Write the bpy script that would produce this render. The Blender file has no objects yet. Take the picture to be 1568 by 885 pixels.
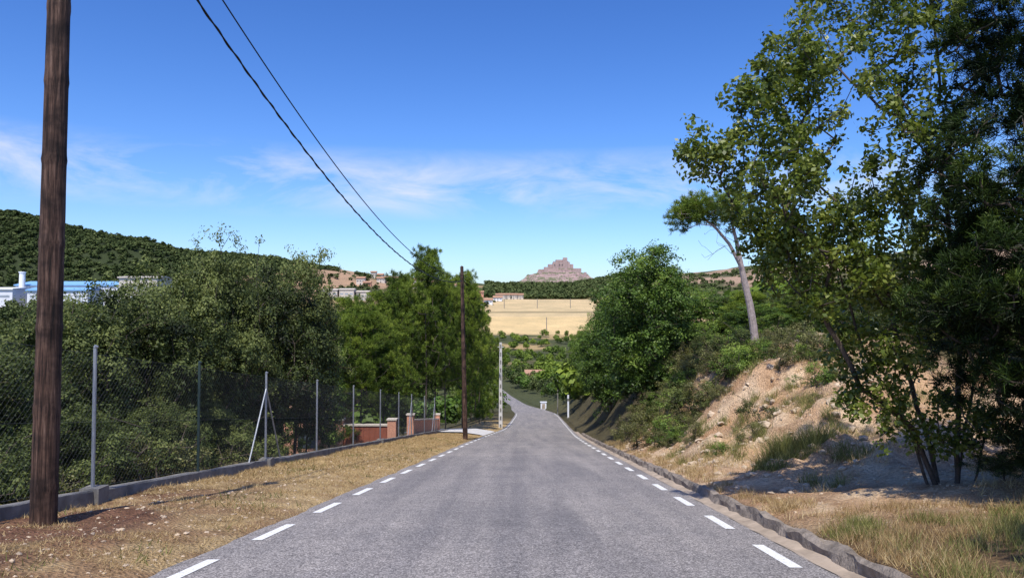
import bpy, math, numpy as np
from mathutils import Vector
rng = np.random.default_rng(7)
scene = bpy.context.scene
R = math.radians

# ------------------------------------------------------------------ noise
_tab = np.random.default_rng(3).random((256, 256))
def vn(x, y):
    x = np.asarray(x, float); y = np.asarray(y, float)
    xi = np.floor(x).astype(int); yi = np.floor(y).astype(int)
    fx = x - xi; fy = y - yi
    fx = fx*fx*(3-2*fx); fy = fy*fy*(3-2*fy)
    g = lambda a, b: _tab[a & 255, b & 255]
    return (g(xi, yi)*(1-fx)*(1-fy)+g(xi+1, yi)*fx*(1-fy)+g(xi, yi+1)*(1-fx)*fy+g(xi+1, yi+1)*fx*fy)
def fbm(x, y, o=4):
    r = 0; a = .5; t = 0
    for i in range(o):
        r = r + a*vn(x*2**i+17*i, y*2**i+31*i); t += a; a *= .55
    return r/t
def sst(a, b, x):
    t = np.clip((np.asarray(x, float)-a)/(b-a), 0, 1); return t*t*(3-2*t)

# ------------------------------------------------------------------ road profile
_Y = np.arange(-500, 7001, 1.0)
_cx = np.interp(_Y, [-500, 0, 50, 78, 128, 160, 200, 240, 300, 400], [-14.9, -.4, 1.05, 2.6, 4.1, 3.2, .8, -2.5, -9, -9])
_rz = np.interp(_Y, [-500, -60, 0, 78, 128, 160, 200, 240, 300, 450, 600, 900, 1000, 1200, 1500, 1900, 7000],
                [7.6, 7.56, 0, -9.83, -14.6, -17.8, -21.0, -23.2, -24.5, -22, -9.5, 23, 25, 50, 42, 44, 44])
_k = np.exp(-.5*(np.arange(-24, 25)/8.)**2); _k /= _k.sum()
def _sm(a):
    return np.convolve(np.pad(a, 24, mode='edge'), _k, mode='valid')
_cx = _sm(_cx); _rz = _sm(_rz)
cx = lambda Y: np.interp(Y, _Y, _cx)
rz = lambda Y: np.interp(Y, _Y, _rz)

def H(s, Y):
    s = np.asarray(s, float); Y = np.asarray(Y, float)
    X = s+cx(Y); z = rz(Y)
    prof = np.interp(s, [-150, -60, -25, -14, -8, -6.9, -6.6, -5, -3.6, -3.45, -3.3, 3.3, 3.42, 3.92, 3.98, 4.3, 10, 60],
                     [-2, -5, -4, -1.8, -.25, .1, .2, .2, .03, 0, -.06, -.06, -.22, -.22, .06, .12, .35, .6])
    near = 1-sst(200, 330, Y)
    B = np.interp(Y, [-60, 0, 12, 15, 18, 22, 26, 32, 50, 90, 130, 220], [.3, .2, .2, .4, 1.15, 2.45, 3.2, 4.2, 5.6, 5, 3, .5])
    bank = B*sst(4.0, 9.6, s+1.4*(fbm(Y*.35, s*0+3)-.5))
    out = z+(prof+bank)*near+(1-near)*0
    off = sst(3.95, 5.5, np.abs(s))*near
    out = out+off*((fbm(X*.9, Y*.9)-.5)*.18+(fbm(X*3.3, Y*3.3, 3)-.5)*.06)
    bz = sst(4.4, 6, s)*sst(13, 17, Y)*near
    out = out+bz*((fbm(X*.55+9, Y*.55)-.5)*1.2+(fbm(X*2.1, Y*2.1)-.5)*.55)
    left = sst(50, 170, -X)
    out = out+left*sst(200, 380, Y)*(1-sst(420, 700, Y))*29
    ridge = np.interp(X, [-1500, -800, -600, -500, -447, -347, -279, -217, -164, -125, -60, -20, 90, 112, 170, 265, 400, 800, 2000],
                      [130, 130, 120, 99, 85, 72, 63, 53, 46, 40, 30, 21, 21, 28, 45, 54, 70, 96, 110])
    up = sst(560, 900, Y)
    side = ridge-23
    fall = 1-.97*sst(930, 1500, Y)
    out = out+up*side*fall
    out = out+sst(400, 900, Y)*(fbm(X*.012, Y*.012, 5)-.5)*np.clip(np.abs(side)*fall, 3, 60)*.42
    return out

# ------------------------------------------------------------------ mesh builder
class MB:
    def __init__(self): self.v = []; self.f = []; self.m = []; self.t = []; self.n = 0
    def add(self, v, f, mat=0, tint=.5):
        v = np.asarray(v, float).reshape(-1, 3); f = np.asarray(f, int)
        self.v.append(v); self.f.append(f+self.n); self.n += len(v)
        self.m.append(np.full(len(f), mat) if np.isscalar(mat) else np.asarray(mat))
        self.t.append(np.full(len(f), tint) if np.isscalar(tint) else np.asarray(tint))
    def mesh(self, name, mats, smooth=False):
        me = bpy.data.meshes.new(name)
        V = np.concatenate(self.v)
        tot = np.concatenate([np.full(len(f), f.shape[1]) for f in self.f])
        loops = np.concatenate([f.ravel() for f in self.f])
        st = np.concatenate([[0], np.cumsum(tot)[:-1]])
        me.vertices.add(len(V)); me.vertices.foreach_set('co', V.astype(np.float32).ravel())
        me.loops.add(len(loops)); me.loops.foreach_set('vertex_index', loops.astype(np.int32))
        me.polygons.add(len(tot)); me.polygons.foreach_set('loop_start', st.astype(np.int32))
        me.polygons.foreach_set('material_index', np.concatenate(self.m).astype(np.int32))
        me.polygons.foreach_set('use_smooth', np.full(len(tot), smooth))
        me.update(calc_edges=True)
        a = me.attributes.new('tint', 'FLOAT', 'FACE')
        a.data.foreach_set('value', np.concatenate(self.t).astype(np.float32))
        for m in mats: me.materials.append(m)
        return me
    def obj(self, name, mats, smooth=False, parent=None):
        return put(self.mesh(name, mats, smooth), name, parent=parent)
def put(me, name, loc=(0, 0, 0), sc=1, rot=0, parent=None):
    o = bpy.data.objects.new(name, me); scene.collection.objects.link(o)
    o.location = loc; o.scale = (sc, sc, sc) if np.isscalar(sc) else sc
    o.rotation_euler = (0, 0, rot)
    if parent: o.parent = parent
    return o
def empty(name):
    o = bpy.data.objects.new(name, None); scene.collection.objects.link(o); return o
def norm(a): return a/np.maximum(np.linalg.norm(a, axis=-1, keepdims=True), 1e-9)

def edges_tubes(mb, A, B_, ra, rb, mat=0, k=6, tint=.5):
    A = np.asarray(A, float); B_ = np.asarray(B_, float)
    n = len(A); d = norm(B_-A)
    ref = np.where(np.abs(d[:, 2:3]) < .9, [[0, 0, 1.]], [[1., 0, 0]])
    u = norm(np.cross(d, ref)); w = np.cross(d, u)
    an = np.arange(k)*2*np.pi/k
    ring = u[:, None]*np.cos(an)[None, :, None]+w[:, None]*np.sin(an)[None, :, None]
    va = A[:, None]+ring*np.asarray(ra)[:, None, None]; vb = B_[:, None]+ring*np.asarray(rb)[:, None, None]
    V = np.concatenate([va, vb], 1).reshape(-1, 3)
    i = np.arange(k); j = (i+1) % k
    q = np.stack([i, j, j+k, i+k], 1)
    F = (np.arange(n)[:, None, None]*2*k+q[None]).reshape(-1, 4)
    mb.add(V, F, mat, tint)
def tube(mb, pts, rad, mat=0, k=10, tint=.5, cap=True):
    pts = np.asarray(pts, float); n = len(pts); rad = np.broadcast_to(rad, n)
    t = norm(np.gradient(pts, axis=0))
    ref = np.array([0, 1., 0]) if abs(t[0, 2]) > .7 else np.array([0, 0, 1.])
    u = norm(np.cross(t, ref)); w = np.cross(t, u); an = np.arange(k)*2*np.pi/k
    V = (pts[:, None]+(u[:, None]*np.cos(an)[None, :, None]+w[:, None]*np.sin(an)[None, :, None])*rad[:, None, None])
    i = np.arange(k); j = (i+1) % k
    F = np.concatenate([np.stack([r*k+i, r*k+j, (r+1)*k+j, (r+1)*k+i], 1) for r in range(n-1)])
    mb.add(V, F, mat, tint)
    if cap:
        for e in (0, n-1):
            mb.add(np.vstack([V[e], pts[e][None]]), np.stack([i, j, np.full(k, k)], 1), mat, tint)
def box(mb, lo, hi, mat=0, tint=.5):
    x0, y0, z0 = lo; x1, y1, z1 = hi
    v = [(x0, y0, z0), (x1, y0, z0), (x1, y1, z0), (x0, y1, z0), (x0, y0, z1), (x1, y0, z1), (x1, y1, z1), (x0, y1, z1)]
    f = [(0, 3, 2, 1), (4, 5, 6, 7), (0, 1, 5, 4), (1, 2, 6, 5), (2, 3, 7, 6), (3, 0, 4, 7)]
    mb.add(v, f, mat, tint)

# ------------------------------------------------------------------ materials
def newmat(name):
    m = bpy.data.materials.new(name); m.use_nodes = True
    nt = m.node_tree; nt.nodes.clear()
    out = nt.nodes.new('ShaderNodeOutputMaterial')
    return m, nt, out
def N(nt, t, **kw):
    n = nt.nodes.new('ShaderNode'+t)
    for k, v in kw.items():
        if k.startswith('i_'):
            key = k[2:]; key = int(key) if key.isdigit() else key.replace('_', ' ')
            n.inputs[key].default_value = v
        else: setattr(n, k, v)
    return n
def L(nt, a, b): nt.links.new(a, b)
def ramp(nt, fac, stops):
    r = N(nt, 'ValToRGB'); e = r.color_ramp.elements
    while len(e) < len(stops): e.new(.5)
    for x, (p, c) in zip(e, stops):
        x.position = p; x.color = (*c, 1) if len(c) == 3 else c
    L(nt, fac, r.inputs[0]); return r.outputs[0]
def mixc(nt, a, b, f, mode='MIX'):
    m = N(nt, 'Mix', data_type='RGBA', blend_type=mode)
    for s, i in ((f, 0), (a, 6), (b, 7)):
        if hasattr(s, 'is_linked'): L(nt, s, m.inputs[i])
        else: m.inputs[i].default_value = s if i == 0 else (*s, 1)
    return m.outputs[2]
def noise(nt, scale, detail=4, rough=.6, vec=None, out=0):
    n = N(nt, 'TexNoise', i_Scale=scale, i_Detail=detail, i_Roughness=rough)
    L(nt, vec if vec else N(nt, 'NewGeometry').outputs['Position'], n.inputs['Vector']); return n.outputs[out]
def finish(nt, out, col, rough=.9, bump=None, bstr=.3, bdist=.02, spec=.3):
    p = N(nt, 'BsdfPrincipled'); p.inputs['Roughness'].default_value = rough
    p.inputs['Specular IOR Level'].default_value = spec
    if hasattr(col, 'is_linked'): L(nt, col, p.inputs['Base Color'])
    else: p.inputs['Base Color'].default_value = (*col, 1)
    if bump is not None:
        b = N(nt, 'Bump', i_Strength=bstr, i_Distance=bdist); L(nt, bump, b.inputs['Height']); L(nt, b.outputs[0], p.inputs['Normal'])
    L(nt, p.outputs[0], out.inputs[0]); return p

def simple(name, col, rough=.85, var=.35, scale=6, bstr=.3, bdist=.01, spec=.3, metal=0):
    m, nt, out = newmat(name)
    c = Vector(col)
    n = noise(nt, scale, 5, .65)
    rc = ramp(nt, n, [(.25, tuple(c*(1-var))), (.75, tuple(c*(1+var)))])
    p = finish(nt, out, rc, rough, noise(nt, scale*6, 3), bstr, bdist, spec)
    p.inputs['Metallic'].default_value = metal
    return m
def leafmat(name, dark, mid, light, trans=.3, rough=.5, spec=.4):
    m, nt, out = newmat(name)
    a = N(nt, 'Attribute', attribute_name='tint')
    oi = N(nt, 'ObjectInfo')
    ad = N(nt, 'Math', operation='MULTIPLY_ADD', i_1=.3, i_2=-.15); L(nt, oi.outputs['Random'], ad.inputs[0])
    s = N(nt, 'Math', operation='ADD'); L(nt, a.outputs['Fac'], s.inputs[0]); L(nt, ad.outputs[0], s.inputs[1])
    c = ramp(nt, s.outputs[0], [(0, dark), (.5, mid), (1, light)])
    p = N(nt, 'BsdfPrincipled'); p.inputs['Roughness'].default_value = rough; p.inputs['Specular IOR Level'].default_value = spec
    L(nt, c, p.inputs['Base Color'])
    t = N(nt, 'BsdfTranslucent'); L(nt, mixc(nt, c, (1., 1.0, .35), .35, 'MULTIPLY'), t.inputs[0])
    mx = N(nt, 'MixShader', i_0=trans); L(nt, p.outputs[0], mx.inputs[1]); L(nt, t.outputs[0], mx.inputs[2])
    L(nt, mx.outputs[0], out.inputs[0]); return m

M_oak = leafmat('holm_oak_leaf', (.008, .015, .004), (.052, .074, .017), (.19, .22, .06), .22, .6, .25)
M_green = leafmat('broad_leaf', (.016, .035, .005), (.1, .175, .024), (.27, .36, .06), .32, .5, .3)
M_ash = leafmat('ash_leaf', (.026, .045, .006), (.13, .18, .024), (.37, .4, .09), .42, .4, .5)
M_pine = leafmat('pine_needle', (.014, .03, .004), (.105, .165, .018), (.28, .35, .045), .25, .55, .25)
M_pined = leafmat('shade_toned_pine_needle', (.005, .013, .002), (.035, .066, .009), (.16, .22, .03), .18, .55, .25)  # base tones darkened to stand in for shade on the right-edge pines
M_shrub = leafmat('scrub_leaf', (.035, .04, .01), (.125, .13, .035), (.28, .27, .09), .3)
M_far = leafmat('haze_toned_far_forest', (.022, .036, .012), (.062, .086, .028), (.14, .165, .06), .1, .9, .1)  # paler, low-contrast tones put distance haze into the leaf colour
M_grass = leafmat('dry_grass', (.2, .12, .055), (.46, .33, .16), (.68, .54, .3), .3, .8, .1)
M_grassg = leafmat('green_grass', (.07, .08, .02), (.2, .21, .06), (.4, .38, .14), .35, .7, .2)
M_bark = simple('bark', (.09, .07, .055), .95, .5, 9, .8, .02)
M_barkp = simple('grey_bark', (.34, .28, .25), .95, .4, 9, .8, .02)
M_dead = simple('dead_twig', (.22, .19, .16), .95, .2, 9)

# asphalt
M_asph, nt, out = newmat('asphalt')
geo = N(nt, 'NewGeometry').outputs['Position']
vor = N(nt, 'TexVoronoi', i_Scale=70.); L(nt, geo, vor.inputs['Vector'])
agg = ramp(nt, vor.outputs['Color'], [(.1, (.088, .081, .076)), (.5, (.215, .2, .188)), (.9, (.46, .43, .4))])
n1 = noise(nt, .45, 5, .65)
big = ramp(nt, n1, [(.3, (.84, .84, .85)), (.7, (1.14, 1.12, 1.1))])
mp = N(nt, 'Mapping'); mp.inputs['Scale'].default_value = (1.3, .06, .3); L(nt, geo, mp.inputs['Vector'])
st = noise(nt, 1.2, 4, .6, mp.outputs[0])
strk = ramp(nt, st, [(.32, (.78, .78, .8)), (.68, (1.17, 1.15, 1.12))])
c = mixc(nt, agg, big, 1., 'MULTIPLY'); c = mixc(nt, c, strk, 1., 'MULTIPLY')
n3 = noise(nt, 6, 6, .7); c = mixc(nt, c, ramp(nt, n3, [(.35, (.84, .84, .84)), (.7, (1.14, 1.14, 1.14))]), 1., 'MULTIPLY')
finish(nt, out, c, .85, vor.outputs['Distance'], .6, .006, .3)
# paint
M_paint, nt, out = newmat('road_paint')
n1 = noise(nt, 45, 5, .75)
c = ramp(nt, n1, [(.38, (.33, .32, .3)), (.47, (.78, .77, .72)), (.8, (.86, .85, .82))])
finish(nt, out, c, .6, n1, .2, .004)
# terrain
M_ter, nt, out = newmat('ground_soil')
a = N(nt, 'Attribute', attribute_name='gcol')
n1 = noise(nt, 1.6, 8, .72); n2 = noise(nt, 16, 6, .75); n3 = noise(nt, .045, 6, .6)
c = mixc(nt, a.outputs['Color'], ramp(nt, n1, [(.3, (.55, .5, .45)), (.5, (1, 1, 1)), (.75, (1.25, 1.22, 1.15))]), 1., 'MULTIPLY')
c = mixc(nt, c, ramp(nt, n2, [(.32, (.5, .46, .42)), (.5, (1, 1, 1)), (.72, (1.35, 1.35, 1.35))]), 1., 'MULTIPLY')
c = mixc(nt, c, ramp(nt, n3, [(.3, (.82, .84, .82)), (.7, (1.15, 1.12, 1.08))]), 1., 'MULTIPLY')
vo = N(nt, 'TexVoronoi', i_Scale=22.); L(nt, N(nt, 'NewGeometry').outputs['Position'], vo.inputs['Vector'])
add = N(nt, 'Math', operation='ADD'); L(nt, n2, add.inputs[0]); L(nt, vo.outputs['Distance'], add.inputs[1])
finish(nt, out, c, .95, add.outputs[0], .9, .05, .15)
M_conc = simple('weathered_concrete', (.36, .29, .22), .9, .4, 2.2, .6, .02)
M_kerb = simple('kerb_concrete', (.24, .2, .16), .95, .6, 5, .9, .03)
M_wallc = simple('dirty_concrete', (.2, .19, .17), .9, .5, 3, .6, .02)
M_stone = simple('pale_stone', (.46, .36, .25), .9, .35, 5, .6, .02)
M_steel = simple('galvanised_steel', (.3, .32, .34), .5, .2, 8, .1, .002, .5, .4)
M_wire = simple('weathered_wire', (.07, .075, .08), .7, .15, 8, .1, .002, .2, .1)
M_dsteel = simple('dark_green_steel', (.03, .05, .045), .5, .2, 8, .1, .002)
M_black = simple('black_cable', (.012, .012, .013), .6, .1, 8)
M_terra = simple('terracotta_render', (.58, .29, .19), .85, .18, 3)
M_redw = simple('red_brown_panel', (.26, .08, .045), .8, .2, 3)
M_white = simple('white_cladding', (.7, .72, .74), .7, .08, .2)
M_blue = simple('blue_roof_sheet', (.2, .4, .66), .5, .12, .2)
M_beige = simple('beige_render', (.56, .5, .42), .85, .12, .3)
M_glass = simple('dark_window', (.05, .065, .08), .3, .2, 2)
M_glassp = simple('grey_blue_panel', (.3, .34, .38), .5, .1, 2)  # pale grey-blue for window bands and doors
M_roof = simple('clay_tile_roof', (.38, .22, .14), .9, .2, 1)
M_castle = simple('castle_stone', (.38, .28, .255), .95, .25, .2)
M_conc2 = simple('pale_concrete', (.55, .53, .5), .85, .15, 2)
M_rock, nt, out = newmat('red_sandstone')
geo = N(nt, 'NewGeometry')
mp = N(nt, 'Mapping'); mp.inputs['Scale'].default_value = (.02, .02, .22); L(nt, geo.outputs['Position'], mp.inputs['Vector'])
st = noise(nt, 1.5, 6, .7, mp.outputs[0])
c = ramp(nt, st, [(.3, (.13, .09, .09)), (.5, (.33, .235, .215)), (.7, (.48, .36, .32))])
sp = N(nt, 'SeparateXYZ'); L(nt, geo.outputs['Normal'], sp.inputs[0])
nn_ = noise(nt, .05, 5, .7); ad = N(nt, 'Math', operation='ADD'); L(nt, sp.outputs['Z'], ad.inputs[0]); L(nt, nn_, ad.inputs[1])
mr = N(nt, 'MapRange', i_1=1.2, i_2=1.32); L(nt, ad.outputs[0], mr.inputs[0])
c = mixc(nt, c, (.13, .14, .08), mr.outputs[0])
finish(nt, out, c, .95, st, .6, 2., .1)
# creosoted wood
M_wood, nt, out = newmat('creosoted_wood')
tc = N(nt, 'TexCoord').outputs['Object']
mp = N(nt, 'Mapping'); mp.inputs['Scale'].default_value = (14, 14, .7); L(nt, tc, mp.inputs['Vector'])
n1 = noise(nt, 2.0, 8, .72, mp.outputs[0])
c = ramp(nt, n1, [(.36, (.01, .007, .006)), (.47, (.06, .033, .023)), (.58, (.13, .08, .058)), (.74, (.26, .175, .135))])
mp2 = N(nt, 'Mapping'); mp2.inputs['Scale'].default_value = (1.5, 1.5, 1.7); L(nt, tc, mp2.inputs['Vector'])
n2 = noise(nt, 1.6, 4, .6, mp2.outputs[0])
c = mixc(nt, c, ramp(nt, n2, [(.38, (.35, .33, .33)), (.58, (1.15, 1.1, 1.05))]), 1., 'MULTIPLY')
finish(nt, out, c, .8, n1, 1., .03, .3)

# ------------------------------------------------------------------ terrain sheet
sv = 4*np.sinh(np.linspace(0, np.arcsinh(3200/4), 300))
S = np.unique(np.round(np.concatenate([-sv, sv, [-6.9, -6.6, -3.6, -3.45, -3.3, 3.3, 3.42, 3.92, 3.98, 4.3]]), 3))
yv = 8*np.sinh(np.linspace(0, np.arcsinh(6500/8), 620))
YR = np.unique(np.concatenate([-(8*np.sinh(np.linspace(0, np.arcsinh(400/8), 60))), yv]))
SS, YY = np.meshgrid(S, YR); XX = SS+cx(YY)
ZZ = H(SS, YY)
V = np.stack([XX, YY, ZZ], -1).reshape(-1, 3)
nr, nc = SS.shape
idx = np.arange(nr*nc).reshape(nr, nc)
F = np.stack([idx[:-1, :-1], idx[:-1, 1:], idx[1:, 1:], idx[1:, :-1]], -1).reshape(-1, 4)
mb = MB(); mb.add(V, F)
me = mb.mesh('ground', [M_ter], smooth=True)
def C(*c): return np.array(c)
def lerp(a, b, f): return a+(b-a)*f[..., None]
nA = fbm(XX*.5, YY*.5); nB = fbm(XX*1.7+50, YY*1.7, 4); nF = fbm(XX*.02+5, YY*.02, 4)
col = np.zeros(SS.shape+(3,))+C(.1, .085, .045)
farc = lerp(C(.07, .08, .035), C(.38, .28, .14), sst(.5, .62, nF)*sst(300, 420, YY))
col = lerp(col, farc, sst(90, 200, YY))
verge = sst(-7.4, -6.9, SS)*(1-sst(-3.45, -3.2, SS))*(1-sst(80, 110, YY))
vc = lerp(C(.3, .18, .1), C(.48, .34, .18), sst(.38, .6, nB)*.8+.2*sst(-5.5, -4, SS))
vc = lerp(vc, C(.52, .38, .18), sst(9, 22, YY)*.6)
vc = lerp(vc, C(.19, .095, .06), sst(.42, .54, nA)*(1-sst(12, 18, YY))*(1-sst(-5.0, -3.9, SS))*.9)
col = lerp(col, vc, verge)
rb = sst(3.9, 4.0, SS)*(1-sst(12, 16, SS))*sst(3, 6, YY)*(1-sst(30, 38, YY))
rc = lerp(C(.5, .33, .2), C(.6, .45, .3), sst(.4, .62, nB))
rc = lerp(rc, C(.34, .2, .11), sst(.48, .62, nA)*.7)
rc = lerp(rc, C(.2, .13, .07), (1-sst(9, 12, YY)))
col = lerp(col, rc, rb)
fld = sst(560, 575, YY)*(1-sst(905, 925, YY))*sst(-30, -26, XX)*(1-sst(88, 92, XX))
fc = lerp(C(.6, .45, .23), C(.53, .41, .23), sst(700, 705, YY))
fc = fc*(.9+.2*fbm(XX*.03, YY*.2)[..., None])
col = lerp(col, fc, fld)
col = lerp(col, C(.1, .1, .05), fld*np.exp(-((YY-745)/5)**2))
lefth = sst(540, 620, YY)*sst(100, 160, -XX)
col = lerp(col, C(.035, .048, .02), lefth*sst(250, 300, -XX))
col = lerp(col, C(.36, .24, .155), sst(700, 760, YY)*sst(90, 110, -XX)*(1-sst(260, 290, -XX))*sst(.4, .5, nF))
col = lerp(col, C(.45, .35, .17), np.exp(-((YY-470)/40)**2)*sst(150, 200, -XX))
rh = sst(620, 700, YY)*sst(95, 110, XX)
col = lerp(col, C(.34, .24, .17), rh*sst(.42, .55, nF))
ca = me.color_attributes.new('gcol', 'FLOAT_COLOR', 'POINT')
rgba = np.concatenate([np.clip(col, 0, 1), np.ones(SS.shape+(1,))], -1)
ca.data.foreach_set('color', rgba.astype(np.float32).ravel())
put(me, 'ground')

# ------------------------------------------------------------------ sweeps
def sweep(mb, prof, Ys, mat=0, jit=0):
    Ys = np.asarray(Ys, float); k = len(prof); n = len(Ys)
    s = np.array([p[0] for p in prof]); z = np.array([p[1] for p in prof])
    Sg = np.tile(s, (n, 1)); Zg = np.tile(z, (n, 1))+rz(Ys)[:, None]
    if jit:
        Sg += (vn(Ys[:, None]*3+0*Sg, np.arange(k)[None]*5.3+0*Sg)-.5)*jit; Zg += (vn(Ys[:, None]*2.3+9+0*Sg, np.arange(k)[None]*3.1+0*Sg)-.5)*jit
    V = np.stack([Sg+cx(Ys)[:, None], np.tile(Ys[:, None], (1, k)), Zg], -1).reshape(-1, 3)
    id_ = np.arange(n*k).reshape(n, k)
    mb.add(V, np.stack([id_[:-1, :-1], id_[:-1, 1:], id_[1:, 1:], id_[1:, :-1]], -1).reshape(-1, 4), mat)
Yroad = YR[(YR > -30) & (YR < 300)]
mb = MB()
edgeL = -3.42+(fbm(Yroad*1.1, Yroad*0)-.5)*.2; edgeR = 3.42+Yroad*0
nar = 1-.4*sst(150, 190, Yroad); edgeL = edgeL*nar; edgeR = edgeR*nar
us = np.linspace(0, 1, 9)
Sg = edgeL[:, None]*(1-us)+edgeR[:, None]*us
crown = -.012*(Sg/3.4)**2+.008
V = np.stack([Sg+cx(Yroad)[:, None], np.tile(Yroad[:, None], (1, 9)), rz(Yroad)[:, None]+crown], -1).reshape(-1, 3)
skL = np.stack([edgeL-.03+cx(Yroad), Yroad, rz(Yroad)-.07], -1)
id_ = np.arange(len(Yroad)*9).reshape(-1, 9)
mb.add(V, np.stack([id_[:-1, :-1], id_[:-1, 1:], id_[1:, 1:], id_[1:, :-1]], -1).reshape(-1, 4))
V2 = np.stack([skL, V.reshape(-1, 9, 3)[:, 0]], 1).reshape(-1, 3); id2 = np.arange(len(Yroad)*2).reshape(-1, 2)
mb.add(V2, np.stack([id2[:-1, 0], id2[:-1, 1], id2[1:, 1], id2[1:, 0]], -1))
mb.obj('asphalt_road', [M_asph], smooth=True)
mb = MB()
for k in range(-8, 45):
    for (s0, ph) in ((-3.13, 9.85), (3.13, 8.1)):
        y0 = ph+2.7*k; y1 = y0+1.4
        ys = np.linspace(y0, y1, 5); w = .07
        V = np.array([(s+cx(y), y, rz(y)+.008-.012*(s/3.4)**2+.006) for y in ys for s in (s0-w, s0+w)])
        mb.add(V, [(2*i, 2*i+1, 2*i+3, 2*i+2) for i in range(4)])
mb.obj('edge_line_markings', [M_paint])
Yg = YR[(YR > -20) & (YR < 70)]
mb = MB(); sweep(mb, [(3.40, .0), (3.46, -.012), (3.64, -.09), (3.8, -.05)], Yg, 0, .015); mb.obj('concrete_gutter', [M_conc], True)
mb = MB(); Yc = np.arange(-20, 60, .14); sweep(mb, [(3.77, -.12), (3.79, .05), (3.83, .09), (3.92, .09), (3.98, .05), (4.0, -.1)], Yc, 0, .1); mb.obj('stone_kerb', [M_kerb])
mb = MB(); Yw = np.arange(-8, 61, .5)
sweep(mb, [(-6.62, .0), (-6.63, .36), (-6.64, .375), (-6.83, .375), (-6.84, .36), (-6.85, -.1)], Yw, 0, .03)
for y in (12.5, 20.5, 35.7):
    box(mb, (-6.86+cx(y), y-.16, rz(y)), (-6.55+cx(y), y+.16, rz(y)+.42))
mb.obj('low_concrete_wall', [M_wallc])
mb = MB(); sweep(mb, [(-9.5, .2), (-6.5, .3), (-5, .29), (-3.7, .1), (-3.44, .01)], np.arange(55, 67, .5), 0, .02); mb.obj('concrete_driveway', [M_conc2])

# ------------------------------------------------------------------ fence
mb = MB()
fs = -6.73
posts = [4.6, 8.6, 12.5, 16.4, 20.5, 25.3, 30.4, 35.7, 40.5, 44.6, 49.5, 54]
ftop = lambda y: rz(y)+.36
for i, y in enumerate(posts):
    x = fs+cx(y); dark = 1 if y in (16.4,) else 0
    tube(mb, [(x, y, ftop(y)-.3), (x, y, ftop(y)+2.1), (x, y, ftop(y)+2.3)], .03, dark, 8)
    tube(mb, [(x, y, ftop(y)+2.3), (x+.02, y, ftop(y)+2.33)], .035, dark, 8)
    if y in (20.5, 44.6, 54):
        for d in (-1, 1):
            yy = y+1.5*d*.8; xx = fs+cx(yy)
            tube(mb, [(x, y, ftop(y)+1.9), (xx, yy, ftop(yy)-.02)], .022, 0, 7)
for hgt in (.06, 1.1, 2.2):
    ys = np.arange(4.6, 54.2, .5)
    tube(mb, np.stack([fs+cx(ys)-.035, ys, ftop(ys)+hgt], 1), .0022, 2, 4)
sp = .075
ys = np.arange(4.6, 54, sp*1.414); hh = 2.15
for d in (1, -1):
    y0 = ys; y1 = np.clip(ys+d*hh, 4.6, 54); h1 = np.abs(y1-y0)
    z0 = ftop(y0)+.05; z1 = ftop(y1)+.05+h1
    A = np.stack([fs+cx(y0)-.035+.002*d, y0, z0], 1); Bq = np.stack([fs+cx(y1)-.035+.002*d, y1, z1], 1)
    edges_tubes(mb, A, Bq, np.full(len(A), .0011), np.full(len(A), .0011), 2, 3)
mb.obj('chain_link_fence', [M_steel, M_dsteel, M_wire])

# ------------------------------------------------------------------ utility poles + cables
def wood_pole(loc, h, r0, r1, name):
    mb = MB(); nz = 150; z = np.linspace(-.5, h, nz)
    k = 28; an = np.arange(k)*2*np.pi/k
    r = np.interp(z, [-.5, h], [r0, r1])
    rr = r[:, None]*(1+.05*(fbm(np.cos(an)[None]*2+5+0*z[:, None], z[:, None]*.9+np.sin(an)[None]*2)-.5)*2)
    knot = np.zeros_like(z)
    for kz in np.arange(.6, h, 1.0): knot += .06*np.exp(-((z-kz-.15*np.sin(kz*7))/.05)**2)
    rr = rr*(1+knot[:, None]*(.4+1.2*vn(np.cos(an)[None]*2+9+0*z[:, None], np.sin(an)[None]*2+z[:, None])))
    V = np.stack([rr*np.cos(an)[None], rr*np.sin(an)[None], np.tile(z[:, None], (1, k))], -1).reshape(-1, 3)
    i = np.arange(k); j = (i+1) % k
    F = np.concatenate([np.stack([q*k+i, q*k+j, (q+1)*k+j, (q+1)*k+i], 1) for q in range(nz-1)])
    mb.add(V, F); mb.add(np.vstack([V[-k:], [(0, 0, h+.06)]]), np.stack([i, j, np.full(k, k)], 1))
    tube(mb, [(0, -r1-.06, h-.45), (0, r1+.06, h-.45)], .012, 1, 6)
    tube(mb, [(-.02, 0, h-.45), (.28, 0, h-.42), (.3, 0, h-.32)], .014, 1, 6)
    return put(mb.mesh(name, [M_wood, M_steel], True), name, loc)
p1 = wood_pole((-6.04, 10, -1.06), 9.7, .16, .122, 'wooden_utility_pole')
p1.rotation_euler = (0, R(.5), 0)
p2 = wood_pole((-2.78, 46, -5.65), 10.2, .15, .1, 'wooden_utility_pole')
p2.rotation_euler = (0, R(-1.3), 0)
mb = MB()
def cable(mb, a, b, sag, r=.012, tw=False):
    t = np.linspace(0, 1, 90)[:, None]; a = np.array(a); b = np.array(b)
    P = a+(b-a)*t; P[:, 2] -= 4*sag*(t*(1-t))[:, 0]
    tube(mb, P, r, 0, 6)
    if tw:
        ph = np.linspace(0, 260, 900); t2 = np.linspace(0, 1, 900)[:, None]
        P = a+(b-a)*t2; P[:, 2] -= 4*sag*(t2*(1-t2))[:, 0]
        P[:, 0] += .016*np.cos(ph); P[:, 2] += .016*np.sin(ph); tube(mb, P, r*.9, 0, 5)
cable(mb, (-5.96, 10, 8.45), (-2.98, 46, 3.7), 1.95, .018, True)
cable(mb, (-5.7, 10, 8.75), (-2.92, 46, 4.0), 1.85, .015)
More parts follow.
